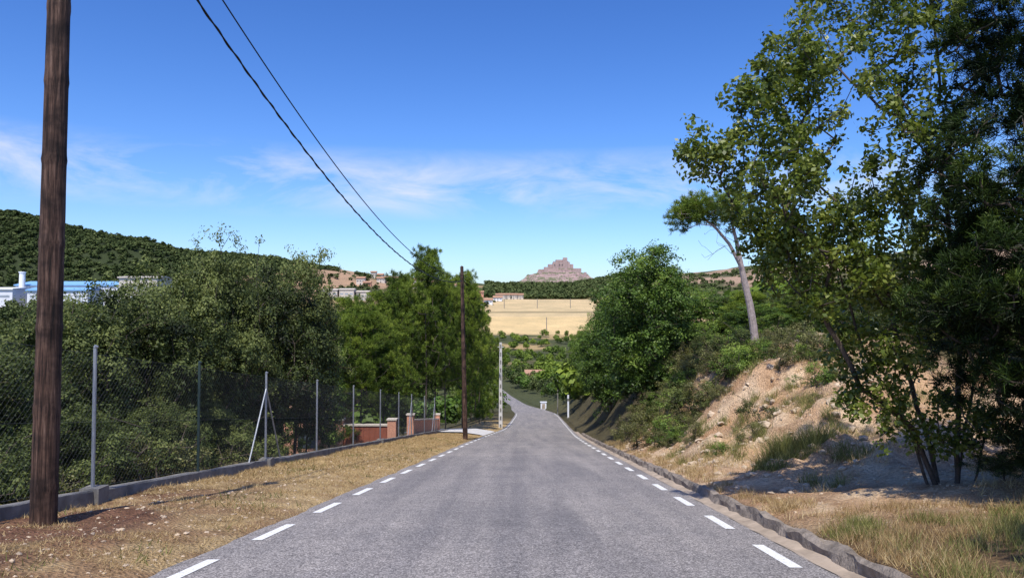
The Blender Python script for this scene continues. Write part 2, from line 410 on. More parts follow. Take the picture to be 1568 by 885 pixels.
cable(mb, (-2.98, 46, 3.7), (-1.3, 78, -1.2), 1.0, .013)
cable(mb, (-5.96, 10, 8.45), (-7.1, -30, 13), 1.9, .015)
cable(mb, (-5.7, 10, 8.75), (-6.9, -30, 13.2), 1.9, .011)
mb.obj('overhead_cables', [M_black], True)
def conc_pole(x, y, h, name, w=.13, mats=None, arm=.3):
    z0 = float(H(x-cx(y), y)); mb = MB()
    for i in range(int(h/.8)):
        a = i*.8; b = a+.8
        wa = w*(1-.35*a/h); wb = w*(1-.35*b/h)
        v = [(-wa, -wa, a), (wa, -wa, a), (wa, wa, a), (-wa, wa, a), (-wb, -wb, b), (wb, -wb, b), (wb, wb, b), (-wb, wb, b)]
        mb.add(v, [(0, 1, 5, 4), (1, 2, 6, 5), (2, 3, 7, 6), (3, 0, 4, 7), (4, 5, 6, 7)])
        box(mb, (-wa*.45, -wa-.004, a+.2), (wa*.45, -wa+.02, a+.6), 1)
    box(mb, (-arm, -.04, h-.5), (arm, .04, h-.42), 0)
    return put(mb.mesh(name, mats or [M_conc2, M_wallc]), name, (x, y, z0-.2))
conc_pole(-1.15, 78, 8.8, 'concrete_utility_pole', .19)
conc_pole(7.4, 125, 7.0, 'concrete_utility_pole', .09, [M_wallc, M_wallc], .2)
mb = MB(); box(mb, (-.09, -.05, 0), (.09, .05, 2.6)); box(mb, (-.1, -.06, 1.9), (.1, .06, 2.2), 1); box(mb, (-.13, -.09, -.1), (.13, .09, .12), 1)
put(mb.mesh('white_marker_post', [M_white, M_wallc]), 'white_marker_post', (7.5, 103, float(H(7.5-cx(103), 103))), 1.2)
mb = MB(); box(mb, (-.35, -.25, 0), (.35, .25, .95)); box(mb, (-.42, -.3, .95), (.42, .3, 1.02)); box(mb, (-.18, -.262, .15), (.18, -.24, .8), 1)
put(mb.mesh('meter_cabinet', [M_white, M_conc]), 'meter_cabinet', (6.6, 162, float(H(6.6-cx(162), 162))), 1.7)

# ------------------------------------------------------------------ garden wall / house by fence
mb = MB(); zt = -4.95
box(mb, (-10.2, 46, -8), (-7.1, 46.25, zt), 1); box(mb, (-10.25, 45.94, zt), (-7.05, 46.3, zt+.1), 2)
for i in range(9): box(mb, (-10.1+i*.34, 45.97, -7.8), (-9.86+i*.34, 46.0, zt-.12), 1)
for x in (-10.3, -7.15): box(mb, (x-.25, 45.85, -8.2), (x+.25, 46.4, zt+.35), 0); box(mb, (x-.3, 45.8, zt+.35), (x+.3, 46.45, zt+.43), 2)
mb.obj('garden_wall', [M_terra, M_redw, M_beige])
mb = MB(); yb = np.arange(46.5, 57.6, 1.0)
sweep(mb, [(-6.95, -1), (-6.95, 1.15)], yb, 0, 0); sweep(mb, [(-7.2, 1.15), (-7.2, -1)], yb, 0, 0)
sweep(mb, [(-6.9, 1.15), (-6.9, 1.24), (-7.25, 1.24), (-7.25, 1.15), (-6.9, 1.15)], yb, 2, 0)
for y in (46.4, 57.6): x = -7.08+cx(y); box(mb, (x-.2, y-.2, rz(y)-1), (x+.2, y+.2, rz(y)+1.5), 0); box(mb, (x-.25, y-.25, rz(y)+1.5), (x+.25, y+.25, rz(y)+1.58), 2)
mb.obj('terracotta_boundary_wall', [M_terra, M_redw, M_beige])
hs = empty('garden_house')
mb = MB(); box(mb, (-14.2, 48, -9), (-10.9, 53, -4.3), 0); box(mb, (-13.3, 47.97, -6.6), (-12.2, 48.02, -5.4), 3)
mb.obj('walls', [M_terra, M_redw, M_beige, M_glass], parent=hs)
mb = MB(); mb.add([(-14.6, 47.6, -4.3), (-10.5, 47.6, -4.3), (-10.5, 53.4, -4.3), (-14.6, 53.4, -4.3), (-14.6, 50.5, -3.4), (-10.5, 50.5, -3.4)],
                  [(0, 1, 5, 4), (2, 3, 4, 5)]); mb.add([(-14.6, 47.6, -4.3), (-14.6, 53.4, -4.3), (-14.6, 50.5, -3.4)], [(0, 1, 2)]); mb.add([(-10.5, 47.6, -4.3), (-10.5, 53.4, -4.3), (-10.5, 50.5, -3.4)], [(0, 1, 2)])
mb.obj('roof', [M_roof], parent=hs)

# ------------------------------------------------------------------ tree generator
def leaves(mb, Cn, n, Rc, size, mat, tintc, rg, center=None, flat=.75, asp=.5, up=.5, cw=.6):
    Np = len(Cn); Cc = np.repeat(Cn, n, 0); tc = np.repeat(tintc, n)
    Rr = np.repeat(np.broadcast_to(Rc, Np), n)[:, None]
    off = rg.normal(size=(Np*n, 3)); off = norm(off)*rg.random((Np*n, 1))**.5*Rr*1.25; off[:, 2] *= flat
    P = Cc+off
    nr_ = rg.normal(size=P.shape)*.6+off/Rr*.5; nr_[:, 2] += up
    if center is not None:
        ce = center if np.ndim(center) == 1 else np.repeat(center, n, 0)
        nr_ += norm(P-ce)*cw
    nr_ = norm(nr_)
    t = norm(np.cross(nr_, rg.normal(size=P.shape))); b = np.cross(nr_, t)
    sz = size*(.6+.8*rg.random((len(P), 1)))
    V = np.stack([P-t*sz*.5, P+b*sz*asp*.5, P+t*sz*.5, P-b*sz*asp*.5], 1).reshape(-1, 3)
    F = np.arange(len(P)*4).reshape(-1, 4)
    mb.add(V, F, mat, np.clip(tc+rg.normal(size=len(P))*.13, 0, 1))
def needles(mb, Cn, n, ln, wd, mat, tintc, rg, center=None, up=.5):
    Np = len(Cn); P = np.repeat(Cn, n, 0)+rg.normal(size=(Np*n, 3))*ln*.25; tc = np.repeat(tintc, n)
    d = rg.normal(size=P.shape); d[:, 2] += up
    if center is not None:
        ce = center if np.ndim(center) == 1 else np.repeat(center, n, 0)
        d += norm(P-ce)*.9
    d = norm(d); b = norm(np.cross(d, rg.normal(size=P.shape)))
    l_ = ln*(.7+.6*rg.random((len(P), 1)))
    V = np.stack([P-b*wd*.5, P+b*wd*.5, P+d*l_+b*wd*.25, P+d*l_-b*wd*.25], 1).reshape(-1, 3)
    mb.add(V, np.arange(len(P)*4).reshape(-1, 4), mat, np.clip(tc+rg.normal(size=len(P))*.15, 0, 1))
def skeleton(mb, stems, targets, rg, rtip=.006, step=.45, mat=0, pw=2.3, pl=.3, jit=.05, rmax=9):
    P = []; par = []; plen = []
    for st_ in stems:
        st_ = np.array(st_, float); prev = -1
        for q in range(len(st_)-1):
            n = max(1, int(np.linalg.norm(st_[q+1]-st_[q])/.35))
            for i in range(n):
                p = st_[q]+(st_[q+1]-st_[q])*i/n+(rg.normal(size=3)*.02 if i else 0)
                P.append(p); par.append(prev); plen.append(0 if prev < 0 else plen[prev]+np.linalg.norm(p-P[prev])); prev = len(P)-1
        P.append(st_[-1]); par.append(prev); plen.append(plen[prev]+.3)
    base = P[0]
    order = np.argsort(np.linalg.norm(targets-base, axis=1)); cap = len(P)+len(targets)*40
    A = np.zeros((cap, 3)); A[:len(P)] = P; PL = np.zeros(cap); PL[:len(P)] = plen; n = len(P)
    for o in order:
        t = targets[o]; dv = t-A[:n]; d = np.linalg.norm(dv, axis=1)
        cost = d+pl*PL[:n]*.5+np.where(dv[:, 2] < 0, -dv[:, 2]*1.0, 0)
        i = int(np.argmin(cost)); k = max(1, int(d[i]/step)); p0 = A[i].copy(); prev = i
        for q in range(1, k+1):
            f = q/k; p = p0+(t-p0)*f; p[2] += .12*d[i]*math.sin(math.pi*f)*-.5
            if q < k: p += rg.normal(size=3)*jit
            if n >= cap: break
            A[n] = p; par.append(prev); PL[n] = PL[prev]+np.linalg.norm(p-A[prev]); prev = n; n += 1
    r = np.zeros(n)
    for i in range(n-1, -1, -1):
        if r[i] == 0: r[i] = rtip**pw
        if par[i] >= 0: r[par[i]] += r[i]
    r = np.minimum(r**(1/pw), rmax); par = np.array(par[:n]); e = np.where(par >= 0)[0]
    edges_tubes(mb, A[par[e]], A[e], np.minimum(r[par[e]], r[e]*1.35), r[e], mat, 6)
def crown_pts(n, c, rad, rg, shell=.6, lob=.3, seed=0):
    d = norm(rg.normal(size=(n, 3))); u = rg.random(n)**(1/3); u = np.where(rg.random(n) < shell, .78+.25*rg.random(n), u)
    lobe = 1+lob*(fbm(d[:, 0]*2.2+seed*7+10, d[:, 1]*2.2+d[:, 2]*2.7+20, 3)-.5)*2
    return np.array(c)+d*np.array(rad)*(u*lobe)[:, None]
def lobes_of(Lc, Lr, rg, per):
    n = len(Lc); d = rg.normal(size=(n*per, 3)); d[:, 2] += .45; d = norm(d)
    c = np.repeat(Lc, per, 0); r = np.repeat(Lr, per)[:, None]
    P = c+d*r*(.75+.3*rg.random((n*per, 1)))*np.array([1, 1, .8])
    return P, c, d[:, 2]

def make_broad(name, seed, h, r, nl, per, nlf, size, leaf, bark=M_bark, lr=.75, rc=.24, low=.12, shape=1.0, lob=.45, sprays=22):
    rg = np.random.default_rng(seed); mb = MB()
    c = np.array((0, 0, h*(.5+low/2))); rad = (r-lr*.5, r-lr*.5, h*(.5-low/2)-lr*.4)
    Lc = crown_pts(nl, c, rad, rg, .75, lob, seed)
    if shape != 1.0:
        f = np.clip(1-(Lc[:, 2]/h)*(1-shape), .1, 2)[:, None]; Lc[:, :2] *= f
    Lc = Lc[Lc[:, 2] > .1]
    Lr = lr*(.55+.8*rg.random(len(Lc)))
    P, pc, up_ = lobes_of(Lc, Lr, rg, per)
    k = rg.integers(0, len(Lc), sprays); sp_ = Lc[k]+norm(Lc[k]-c)*(Lr[k][:, None]+rg.random((sprays, 1))*.5)+[0, 0, .15]
    skeleton(mb, [[(0, 0, -.6), (.08, .05, h*.25), (-.05, .1, h*.5), (.1, 0, h*.75)]], np.vstack([Lc, sp_, P[::4]]), rg, .007, .5, 0, 2.4, jit=.07)
    lt = np.repeat(rg.normal(size=len(Lc))*.14, per)
    tint = np.clip(.42+.24*(P[:, 2]-h*.5)/h+.2*up_+lt, 0, 1)  # light and dark painted per lobe: tops lighter, undersides darker
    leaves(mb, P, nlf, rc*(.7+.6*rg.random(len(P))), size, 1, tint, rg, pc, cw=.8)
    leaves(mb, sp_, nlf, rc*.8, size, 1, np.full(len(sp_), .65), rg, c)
    return mb.mesh(name, [bark, leaf])
def make_pine(name, seed, h, r, nl, per=9, leaf=M_pine, low=.25, ln=.19, wd=.022, tn=30, lr=.62):
    rg = np.random.default_rng(seed); mb = MB(); T = []
    for i in range(nl):
        f = rg.random()**.85; z = h*(low+(1-low)*f)-lr*.4*f; rr = (r-lr*.5)*(np.interp(f, [0, .25, .65, 1], [.7, 1, .85, .25]))*(.35+.65*rg.random()**.45)
        a = rg.random()*2*np.pi; rr *= 1+.3*math.sin(a*3+z*1.1+seed)
        T.append((rr*math.cos(a), rr*math.sin(a), z+rr*.15))
    T = np.array(T); Lr = lr*(.55+.75*rg.random(nl))
    P, pc, up_ = lobes_of(T, Lr, rg, per)
    skeleton(mb, [[(0, 0, -.6), (.1, 0, h*.35), (-.05, .08, h*.7), (0, 0, h*.97)]], np.vstack([T, P[::4]]), rg, .008, .5, 0, 2.3, pl=.1, jit=.04)
    tint = np.clip(.4+.22*(P[:, 2]/h-.5)+.2*up_+np.repeat(rg.normal(size=nl)*.15, per), 0, 1)  # needle tint paints lobe tops lighter and undersides darker, like top light
    tf = np.repeat(P, 2, 0)+rg.normal(size=(len(P)*2, 3))*.09
    needles(mb, tf, tn, ln, wd, 1, np.repeat(tint, 2), rg, np.repeat(pc, 2, 0)-[0, 0, .2], .3)
    return mb.mesh(name, [M_bark, leaf])

oakA = make_broad('holm_oak_a', 11, 7, 2.6, 85, 14, 36, .1, M_oak, lr=.7)
oakB = make_broad('holm_oak_b', 12, 7, 2.4, 75, 14, 36, .095, M_oak, lob=.6, lr=.7)
oakC = make_broad('holm_oak_c', 13, 7, 2.8, 95, 14, 36, .1, M_oak, low=.05, lr=.7)
grA = make_broad('green_tree_a', 21, 9, 2.4, 125, 13, 34, .13, M_green, lob=.28, low=.02, rc=.29, shape=.82, lr=.8, sprays=16)
grB = make_broad('green_tree_b', 22, 8, 2.5, 80, 13, 34, .13, M_green, lob=.4, low=.06, rc=.28, lr=.85)
shA = make_broad('shrub_a', 31, 1.2, .8, 16, 7, 34, .05, M_shrub, lr=.28, rc=.13, low=0, sprays=8)
shB = make_broad('shrub_b', 32, 1.3, .9, 16, 7, 34, .055, M_oak, lr=.3, rc=.14, low=0, sprays=8)
shC = make_broad('shrub_c', 33, 1.1, .8, 16, 7, 34, .06, M_green, lr=.28, rc=.14, low=0, sprays=8)
piA = make_pine('pine_a', 41, 13, 2.7, 115)
piB = make_pine('pine_b', 42, 12, 3.0, 115, low=.3)
piC = make_pine('pine_c', 43, 9, 2.5, 90, low=.06)
cyp = make_broad('cypress', 51, 5, .6, 40, 9, 30, .09, M_green, lr=.3, rc=.2, low=.02, lob=.15, sprays=4)

def plant(me, name, X, Y, top=None, h0=7, wsc=1., base=None, rot=None, sink=.1):
    z = float(H(X-cx(Y), Y)) if base is None else base
    s = ((top-z)/h0) if top is not None else wsc
    w = wsc if top is not None else s
    return put(me, name, (X, Y, z-sink), (w, w, s), rot if rot is not None else rng.random()*6.28)
for me_, X, Y, top, w in [(oakA, -11.4, 16.5, 1.1, .8), (oakB, -12.1, 20, 2.1, .9), (oakC, -11.0, 22, 2.6, .85), (oakA, -10.7, 24.5, 3.2, .85),
                          (oakB, -9.9, 26, 4.4, .85), (oakC, -9.9, 30, 4.0, 1.), (oakA, -9.3, 33, 4.4, .85), (oakB, -9.6, 36, 2.8, .75),
                          (oakC, -14.8, 19, .9, 1.), (oakB, -15.5, 25, 2.0, 1.), (oakA, -14, 29, 2.9, 1.1), (oakC, -13.5, 34, 3.0, 1.1),
                          (oakA, -18.5, 24, .8, 1.1), (oakB, -20, 31, .8, 1.3)]:
    plant(me_, 'holm_oak_tree', X, Y, top+.2, 7, w)
for me_, X, Y, top, w in [(oakC, -9.6, 13.5, -.35, .5), (oakA, -9.6, 16.5, -.2, .55), (oakB, -9.3, 19.5, -.4, .55), (oakC, -9.4, 23, -.8, .55), (oakA, -9.8, 27, -1.2, .55),
                          (oakB, -11.5, 13, -.2, .6), (oakC, -11.8, 33, -1.5, .6), (oakA, -10.2, 11, -.9, .5)]:
    plant(me_, 'holm_oak_bush', X, Y, top, 7, w)
for i in range(11):
    y = 9+i*1.5; x = -8.0+cx(y)-rng.random()*1.0
    plant([shA, shB, shB][i % 3], 'roadside_shrub', x, y, wsc=.9+.5*rng.random())
for me_, X, Y, top, w, h0 in [(piC, -10.9, 46, 1.6, .9, 9), (piB, -9.6, 49, 2.4, .8, 12), (piA, -9.0, 54, 3.3, .85, 13), (piA, -6.8, 60.5, 6.9, .95, 13), (piB, -5.6, 65, 5.3, .8, 12),
                              (piA, -4.1, 69, 5.5, .8, 13), (piC, -11.8, 42, 1.0, .8, 9), (piB, -8.5, 66, 3.5, .9, 12), (piC, -3.6, 84, 2.0, 1.0, 9), (piA, -12, 58, 3, 1, 13), (piB, -4.9, 76, 4.3, .9, 12),
                              (piC, -4.5, 96, -.5, 1.2, 9), (piC, -6, 112, -3, 1.4, 9), (piA, -9.2, 62, 5.0, .9, 13), (piB, -7.2, 72, 4.6, .9, 12), (piC, -8.4, 51, -.3, .8, 9), (piC, -4.5, 165, -8, 1.1, 9)]:
    plant(me_, 'pine_tree', X, Y, top, h0, w)
plant(cyp, 'cypress_tree', -9.6, 41.5, .9, 5, 1)
for me_, X, Y, top, w, h0, nm in [(grA, 6.75, 38, 5.2, 1.02, 9, 'poplar_tree'), (grB, 9.9, 47, 3.7, 1.0, 8, 'oak_tree'), (grB, 7.4, 46, 3.5, .9, 8, 'oak_tree'), (grA, 7.4, 58, 3.0, .95, 9, 'oak_tree'), (grB, 8.6, 74, 1.5, 1.1, 8, 'oak_tree'),
                                  (grA, 10.4, 90, -.2, 1.2, 9, 'oak_tree'), (grB, 12.8, 50, 3.2, 1., 8, 'oak_tree'), (oakA, 15.5, 48, 3.2, 1., 7, 'holm_oak_tree'), (grB, 18.5, 50, 3.4, 1.1, 8, 'oak_tree'),
                                  (piC, 16.5, 42, 3.4, 1., 9, 'pine_tree'), (piC, 13, 42, 2.9, .8, 9, 'pine_tree'), (oakB, 20, 44, 3.2, 1., 7, 'holm_oak_tree'), (piC, 22, 38, 3.6, 1., 9, 'pine_tree'), (piC, 19, 35, 3.0, .9, 9, 'pine_tree'),
                                  (oakC, 16.5, 31, 2.3, .8, 7, 'holm_oak_tree'), (oakA, 19, 27, 3.0, 1., 7, 'holm_oak_tree'), (oakB, 17, 23, 2.4, .8, 7, 'holm_oak_tree'), (grB, 24, 30, 4, 1.3, 8, 'oak_tree'), (piC, 10.5, 112, -1., 1.2, 9, 'pine_tree'),
                                  (grB, 11.8, 37, 2.2, .6, 8, 'oak_tree'), (oakB, 11.5, 138, -4.5, 1.1, 7, 'holm_oak_tree')]:
    plant(me_, nm, X, Y, top, h0, w)
plant(oakC, 'holm_oak_bush', 8.9, 12.0, .4, 7, .35); plant(oakA, 'holm_oak_bush', 10.2, 12.8, .9, 7, .4); plant(oakB, 'holm_oak_bush', 8.0, 12.6, -.1, 7, .25)
for i in range(85):
    y = 17.5+rng.random()*22; s = 4.7+rng.random()*7.5
    if y < 25 and s < 9 and rng.random() < .45: continue
    plant([shA, shA, shC, shB][i % 4], 'scrub_bush', s+cx(y), y, wsc=.3+.45*rng.random())
for i in range(60):
    y = 24.5+rng.random()*15; s = (4.5 if y > 27 else 7.5)+rng.random()*4.5
    plant([shA, shC, shA, shB][i % 4], 'scrub_bush', s+cx(y), y, wsc=.6+.6*rng.random())

# leaning umbrella pine
rg = np.random.default_rng(61); mb = MB(); zb = float(H(9.5-cx(30), 30))
T = np.vstack([crown_pts(24, (7.6, 30, 5.75), (1.3, 1.2, .4), rg, .5, .3, 2), crown_pts(12, (9.1, 30.2, 5.6), (1.0, 1.0, .6), rg, .5, .3, 4), crown_pts(6, (6.8, 29.8, 5.4), (.4, .8, .3), rg, .5, .3, 5)])
P, pc, up_ = lobes_of(T, .3+.2*rg.random(len(T)), rg, 10)
tube(mb, [(9.55, 30, zb-.4), (9.42, 30, 1.2), (9.3, 30, 2.), (9.1, 30, 2.9), (8.95, 30, 3.6), (8.8, 30, 4.5), (8.6, 30, 5.3)], [.17, .15, .14, .125, .11, .08, .04], 0, 10)
tube(mb, [(8.95, 30, 3.55), (8.5, 29.95, 4.4), (7.9, 29.9, 5.1), (7.3, 29.9, 5.5)], [.08, .065, .05, .03], 0, 8)
skeleton(mb, [[(9.3, 30, 2.), (8.95, 30, 3.6), (8.8, 30, 4.5), (8.6, 30, 5.3)], [(8.95, 30, 3.6), (8.5, 30, 4.4), (7.9, 29.9, 5.1), (7.3, 29.9, 5.5)]], np.vstack([T, P[::3]]), rg, .008, .45, 0, 2.4, jit=.06, rmax=.07)
needles(mb, np.repeat(P, 2, 0)+rg.normal(size=(len(P)*2, 3))*.06, 26, .14, .018, 1, np.repeat(np.clip(.52+.2*up_, 0, 1), 2), rg, np.repeat(pc, 2, 0)-[0, 0, .2], .4)  # upper tufts tinted lighter, top light put into the needle colour
D = crown_pts(26, (8.0, 30, 4.4), (.8, .8, .8), rg, .3)
skeleton(mb, [[(8.95, 30, 3.6), (8.75, 30, 4.5)]], D, rg, .005, .25, 2, 2.2, jit=.06)
mb.obj('leaning_pine_tree', [M_barkp, M_pine, M_dead])

# near multi-stem tree (right)
rg = np.random.default_rng(71); mb = MB(); bx, by = 7.5, 13.2; zb = float(H(bx-cx(by), by))
Tl = [((5.7, 12.6, 5.0), (1.6, 1.5, 1.9), 115), ((4.2, 12.4, 3.9), (.85, 1.1, .9), 60), ((3.15, 12.3, 4.3), (.4, .6, .25), 18), ((6.9, 12.8, 6.9), (1.9, 1.6, 1.7), 90), ((5.2, 12.8, 2.5), (1.1, 1.1, .85), 85),
      ((6.8, 13.2, 2.9), (1.4, 1.4, 1.5), 120), ((4.6, 12.6, 5.7), (.5, .8, .5), 22), ((6.3, 13.2, 1.1), (.8, .9, .7), 45), ((4.6, 12.6, 3.0), (.7, .8, .5), 34), ((8.9, 13.4, 3.5), (1.3, 1.4, 2.4), 60), ((5.9, 12.7, .25), (.5, .5, .35), 14), ((7.0, 12.8, -.1), (.9, .6, .5), 30), ((3.9, 12.4, 5.0), (.4, .5, .4), 14)]
T = np.vstack([crown_pts(n, c, r_, rg, .35, .3, i) for i, (c, r_, n) in enumerate(Tl)])
st_ = []
for (dx, dy, hx, hz, tx, tz) in [(-.35, 0, -1.0, 1.6, -2.2, 3.6), (-.15, .1, -.6, 1.8, -1.3, 4.2), (0, -.1, .1, 1.9, -.4, 5.0), (.15, .1, .5, 1.7, .9, 4.2), (.3, 0, .9, 1.5, 1.5, 3.2), (-.25, -.1, -1.3, 1.0, -2.4, 2.2)]:
    st_.append([(bx+dx, by+dy, zb-.25), (bx+dx+hx*.35, by+dy*1.5, zb+.9), (bx+dx*1.3+hx, by+dy*2, zb+.6+hz), (bx+tx, by-.2+dy*3, zb+.8+tz)])
skeleton(mb, st_, T, rg, .0065, .35, 0, 2.25, jit=.035, rmax=.085)
tw = np.repeat(T, 3, 0)+norm(rg.normal(size=(len(T)*3, 3)))*.25*rg.random((len(T)*3, 1))
tt = np.repeat(rg.normal(size=len(T))*.14, 3)
leaves(mb, tw, 22, .14, .09, 1, np.clip(.5+tt, 0, 1), rg, None, 1., .62, .4)
mb.obj('multi_stem_ash_tree', [M_bark, M_ash])

# near dark pines at right edge
def near_pine(name, seed, tx, ty, Tl, per=10):
    rg = np.random.default_rng(seed); mb = MB(); zb = float(H(tx-cx(ty), ty))
    T = np.vstack([crown_pts(n, c, r_, rg, .55, .3, i+seed) for i, (c, r_, n) in enumerate(Tl)])
    P, pc, up_ = lobes_of(T, .25+.2*rg.random(len(T)), rg, per)
    skeleton(mb, [[(tx, ty, zb-.3), (tx-.1, ty, 1.5), (tx+.05, ty, 4.5), (tx, ty, 7)]], np.vstack([T, P[::4]]), rg, .006, .4, 0, 2.2, pl=.05, jit=.04)
    tt = np.clip(.38+np.repeat(rg.normal(size=len(T))*.17, per)+.2*up_, 0, 1)  # lobe shading put into the tint, brighter upward and darker below
    needles(mb, P, 42, .12, .012, 1, tt, rg, pc, .25)
    mb.obj(name, [M_bark, M_pined])
near_pine('dark_pine_tree', 81, 8.4, 11.3, [((7.6, 11.0, 3.7), (1.5, 1.3, 1.4), 110), ((7.8, 11.2, 6.0), (1.3, 1.3, 1.8), 100), ((7.3, 10.9, 2.0), (1.35, 1.2, 1.1), 110), ((7.9, 10.9, .6), (1.5, 1.2, .75), 70)])
near_pine('dark_pine_tree', 82, 8.8, 7.4, [((8.6, 7.4, 3.5), (1.9, 1.7, 1.8), 60), ((8.5, 7.3, 1.8), (1.7, 1.7, 1.), 40)], 8)
near_pine('dark_pine_tree', 83, 6.9, 4.6, [((6.4, 4.7, 4.0), (2.0, 1.8, 1.4), 90), ((6.6, 4.6, 2.6), (1.5, 1.4, .8), 40)], 8)

# ------------------------------------------------------------------ distant masses
def mass(name, X, Y, hh, rr, mat, tn=200, ls=.55, seed=1, sink=.3, tv=.12):
    rg = np.random.default_rng(seed); tmpl = []
    for k in range(5):
        n = tn; nl = 9; lc = norm(rg.normal(size=(nl, 3)))*.62; lc[:, 2] = np.abs(lc[:, 2])*.9-.15
        q = rg.integers(0, nl, n); d = rg.normal(size=(n, 3)); d[:, 2] += .3; d = norm(d)
        P = lc[q]+d*(.38+.12*rg.random((n, 1))); nn_ = norm(d*1.1+rg.normal(size=P.shape)*.5+[0, 0, .2]); t = norm(np.cross(nn_, rg.normal(size=P.shape))); b = np.cross(nn_, t); s = ls*(.5+rg.random((n, 1)))
        tmpl.append(np.stack([P-t*s*.5, P+b*s*.35, P+t*s*.5, P-b*s*.35], 1))
    mb = MB(); z = H(X-cx(Y), Y); k_ = rg.integers(0, 5, len(X))
    for k in range(5):
        q = np.where(k_ == k)[0]
        if not len(q): continue
        a = rg.random(len(q))*6.28; ca_, sa = np.cos(a), np.sin(a); Tm = tmpl[k].reshape(-1, 3)
        x = Tm[None, :, 0]*ca_[:, None]-Tm[None, :, 1]*sa[:, None]; y = Tm[None, :, 0]*sa[:, None]+Tm[None, :, 1]*ca_[:, None]
        r_ = rr[q][:, None]; h_ = hh[q][:, None]
        V = np.stack([X[q][:, None]+x*r_, Y[q][:, None]+y*r_, z[q][:, None]-sink+h_*.5+Tm[None, :, 2]*h_*.55], -1)
        V = V.reshape(-1, 3); tt_ = np.clip(np.repeat(.48+rg.normal(size=len(q))*tv, tn)+rg.normal(size=len(q)*tn)*.12+np.tile(Tm.reshape(-1, 4, 3)[:, 0, 2]*.22, len(q)), 0, 1)  # crown tops tinted lighter than undersides, shading held in the colour
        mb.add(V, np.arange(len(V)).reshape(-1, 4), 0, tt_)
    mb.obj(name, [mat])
def scat(n, x0, x1, y0, y1, h0, h1, rel=.55, fn=None, seed=5):
    rg = np.random.default_rng(seed); X = x0+(x1-x0)*rg.random(n); Y = y0+(y1-y0)*rg.random(n)
    if fn is not None: k = fn(X, Y, rg); X = X[k]; Y = Y[k]
    h = h0+(h1-h0)*rg.random(len(X)); return X, Y, h, h*rel*(.8+.4*rg.random(len(X)))
far_off = lambda w: (lambda X, Y, r: np.abs(X-cx(Y)) > w)
X, Y, h, r = scat(900, -190, -9, 40, 330, 4, 9, .42, lambda X, Y, r: (X < -12-.05*Y), 5); mass('valley_woodland', X, Y, h, r, M_pine, 380, .26, 1)
X, Y, h, r = scat(420, 9, 120, 60, 330, 5, 9, .45, None, 6); mass('slope_woodland', X, Y, h, r, M_pine, 380, .26, 2)
X, Y, h, r = scat(110, -28, 34, 105, 340, 2.5, 6, .5, far_off(5.5), 7); mass('riverside_trees', X, Y, h, r, M_green, 420, .22, 3)
X, Y, h, r = scat(130, -28, 34, 125, 340, 3.5, 7, .45, far_off(6), 17); mass('riverside_pines', X, Y, h, r, M_oak, 420, .22, 13)
X, Y, h, r = scat(220, -45, 60, 300, 560, 3, 6.5, .5, None, 8); mass('field_edge_trees', X, Y, h, r, M_pine, 300, .28, 4)
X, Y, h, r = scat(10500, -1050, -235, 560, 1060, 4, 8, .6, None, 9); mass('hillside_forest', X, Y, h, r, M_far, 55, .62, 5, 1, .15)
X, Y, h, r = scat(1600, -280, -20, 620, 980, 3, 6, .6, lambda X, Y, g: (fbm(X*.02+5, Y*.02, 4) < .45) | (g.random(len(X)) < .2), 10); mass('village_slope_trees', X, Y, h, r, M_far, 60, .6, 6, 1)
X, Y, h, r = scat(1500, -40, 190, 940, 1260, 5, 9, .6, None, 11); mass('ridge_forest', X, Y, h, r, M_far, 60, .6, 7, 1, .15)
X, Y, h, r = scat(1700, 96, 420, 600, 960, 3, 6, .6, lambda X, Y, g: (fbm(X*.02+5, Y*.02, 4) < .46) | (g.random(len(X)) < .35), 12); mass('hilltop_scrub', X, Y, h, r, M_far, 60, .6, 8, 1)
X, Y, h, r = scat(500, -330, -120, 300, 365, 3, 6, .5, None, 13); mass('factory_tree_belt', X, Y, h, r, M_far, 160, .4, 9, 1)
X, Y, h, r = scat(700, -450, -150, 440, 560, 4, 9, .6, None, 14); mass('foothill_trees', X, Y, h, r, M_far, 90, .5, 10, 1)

# ------------------------------------------------------------------ industrial buildings / village / castle
def industrial(x0, x1, y0, y1, z0, z1, wall, roofm, rise=1.6, nb=6, name='industrial_building', win=M_glass):
    e = empty(name); mb = MB(); box(mb, (x0, y0, z0), (x1, y1, z1)); mb.obj('walls', [wall], parent=e)
    mb = MB(); m = (y0+y1)/2; a = .6
    v = [(x0-a, y0-a, z1), (x1+a, y0-a, z1), (x1+a, y1+a, z1), (x0-a, y1+a, z1), (x0-a, m, z1+rise), (x1+a, m, z1+rise)]
    mb.add(v, [(0, 1, 5, 4), (2, 3, 4, 5)]); mb.add([v[0], v[3], v[4]], [(0, 1, 2)]); mb.add([v[1], v[2], v[5]], [(0, 1, 2)]); box(mb, (x0-a, y0-a-.1, z1-.6), (x1+a, y0-a+.2, z1-.01))
    mb.obj('roof', [roofm], parent=e)
    mb = MB(); w = (x1-x0)/nb
    for i in range(nb):
        cxx = x0+w*(i+.5); box(mb, (cxx-w*.32, y0-.05, z0+(z1-z0)*.6), (cxx+w*.32, y0+.05, z0+(z1-z0)*.7))
        if i % 2: box(mb, (cxx-w*.2, y0-.06, z0), (cxx+w*.2, y0+.05, z0+(z1-z0)*.42))
    mb.obj('windows_and_doors', [win], parent=e)
industrial(-300, -246, 378, 398, 4, 15, M_white, M_white, 1, 7, win=M_glassp)
industrial(-262, -206, 405, 432, 5, 18, M_white, M_blue, 2.4, 8, win=M_glassp)
industrial(-240, -210, 380, 395, 5, 14.5, M_white, M_blue, 1.5, 4, win=M_glassp)
industrial(-206, -186, 402, 420, 5, 22, M_beige, M_beige, .8, 4, win=M_glassp)
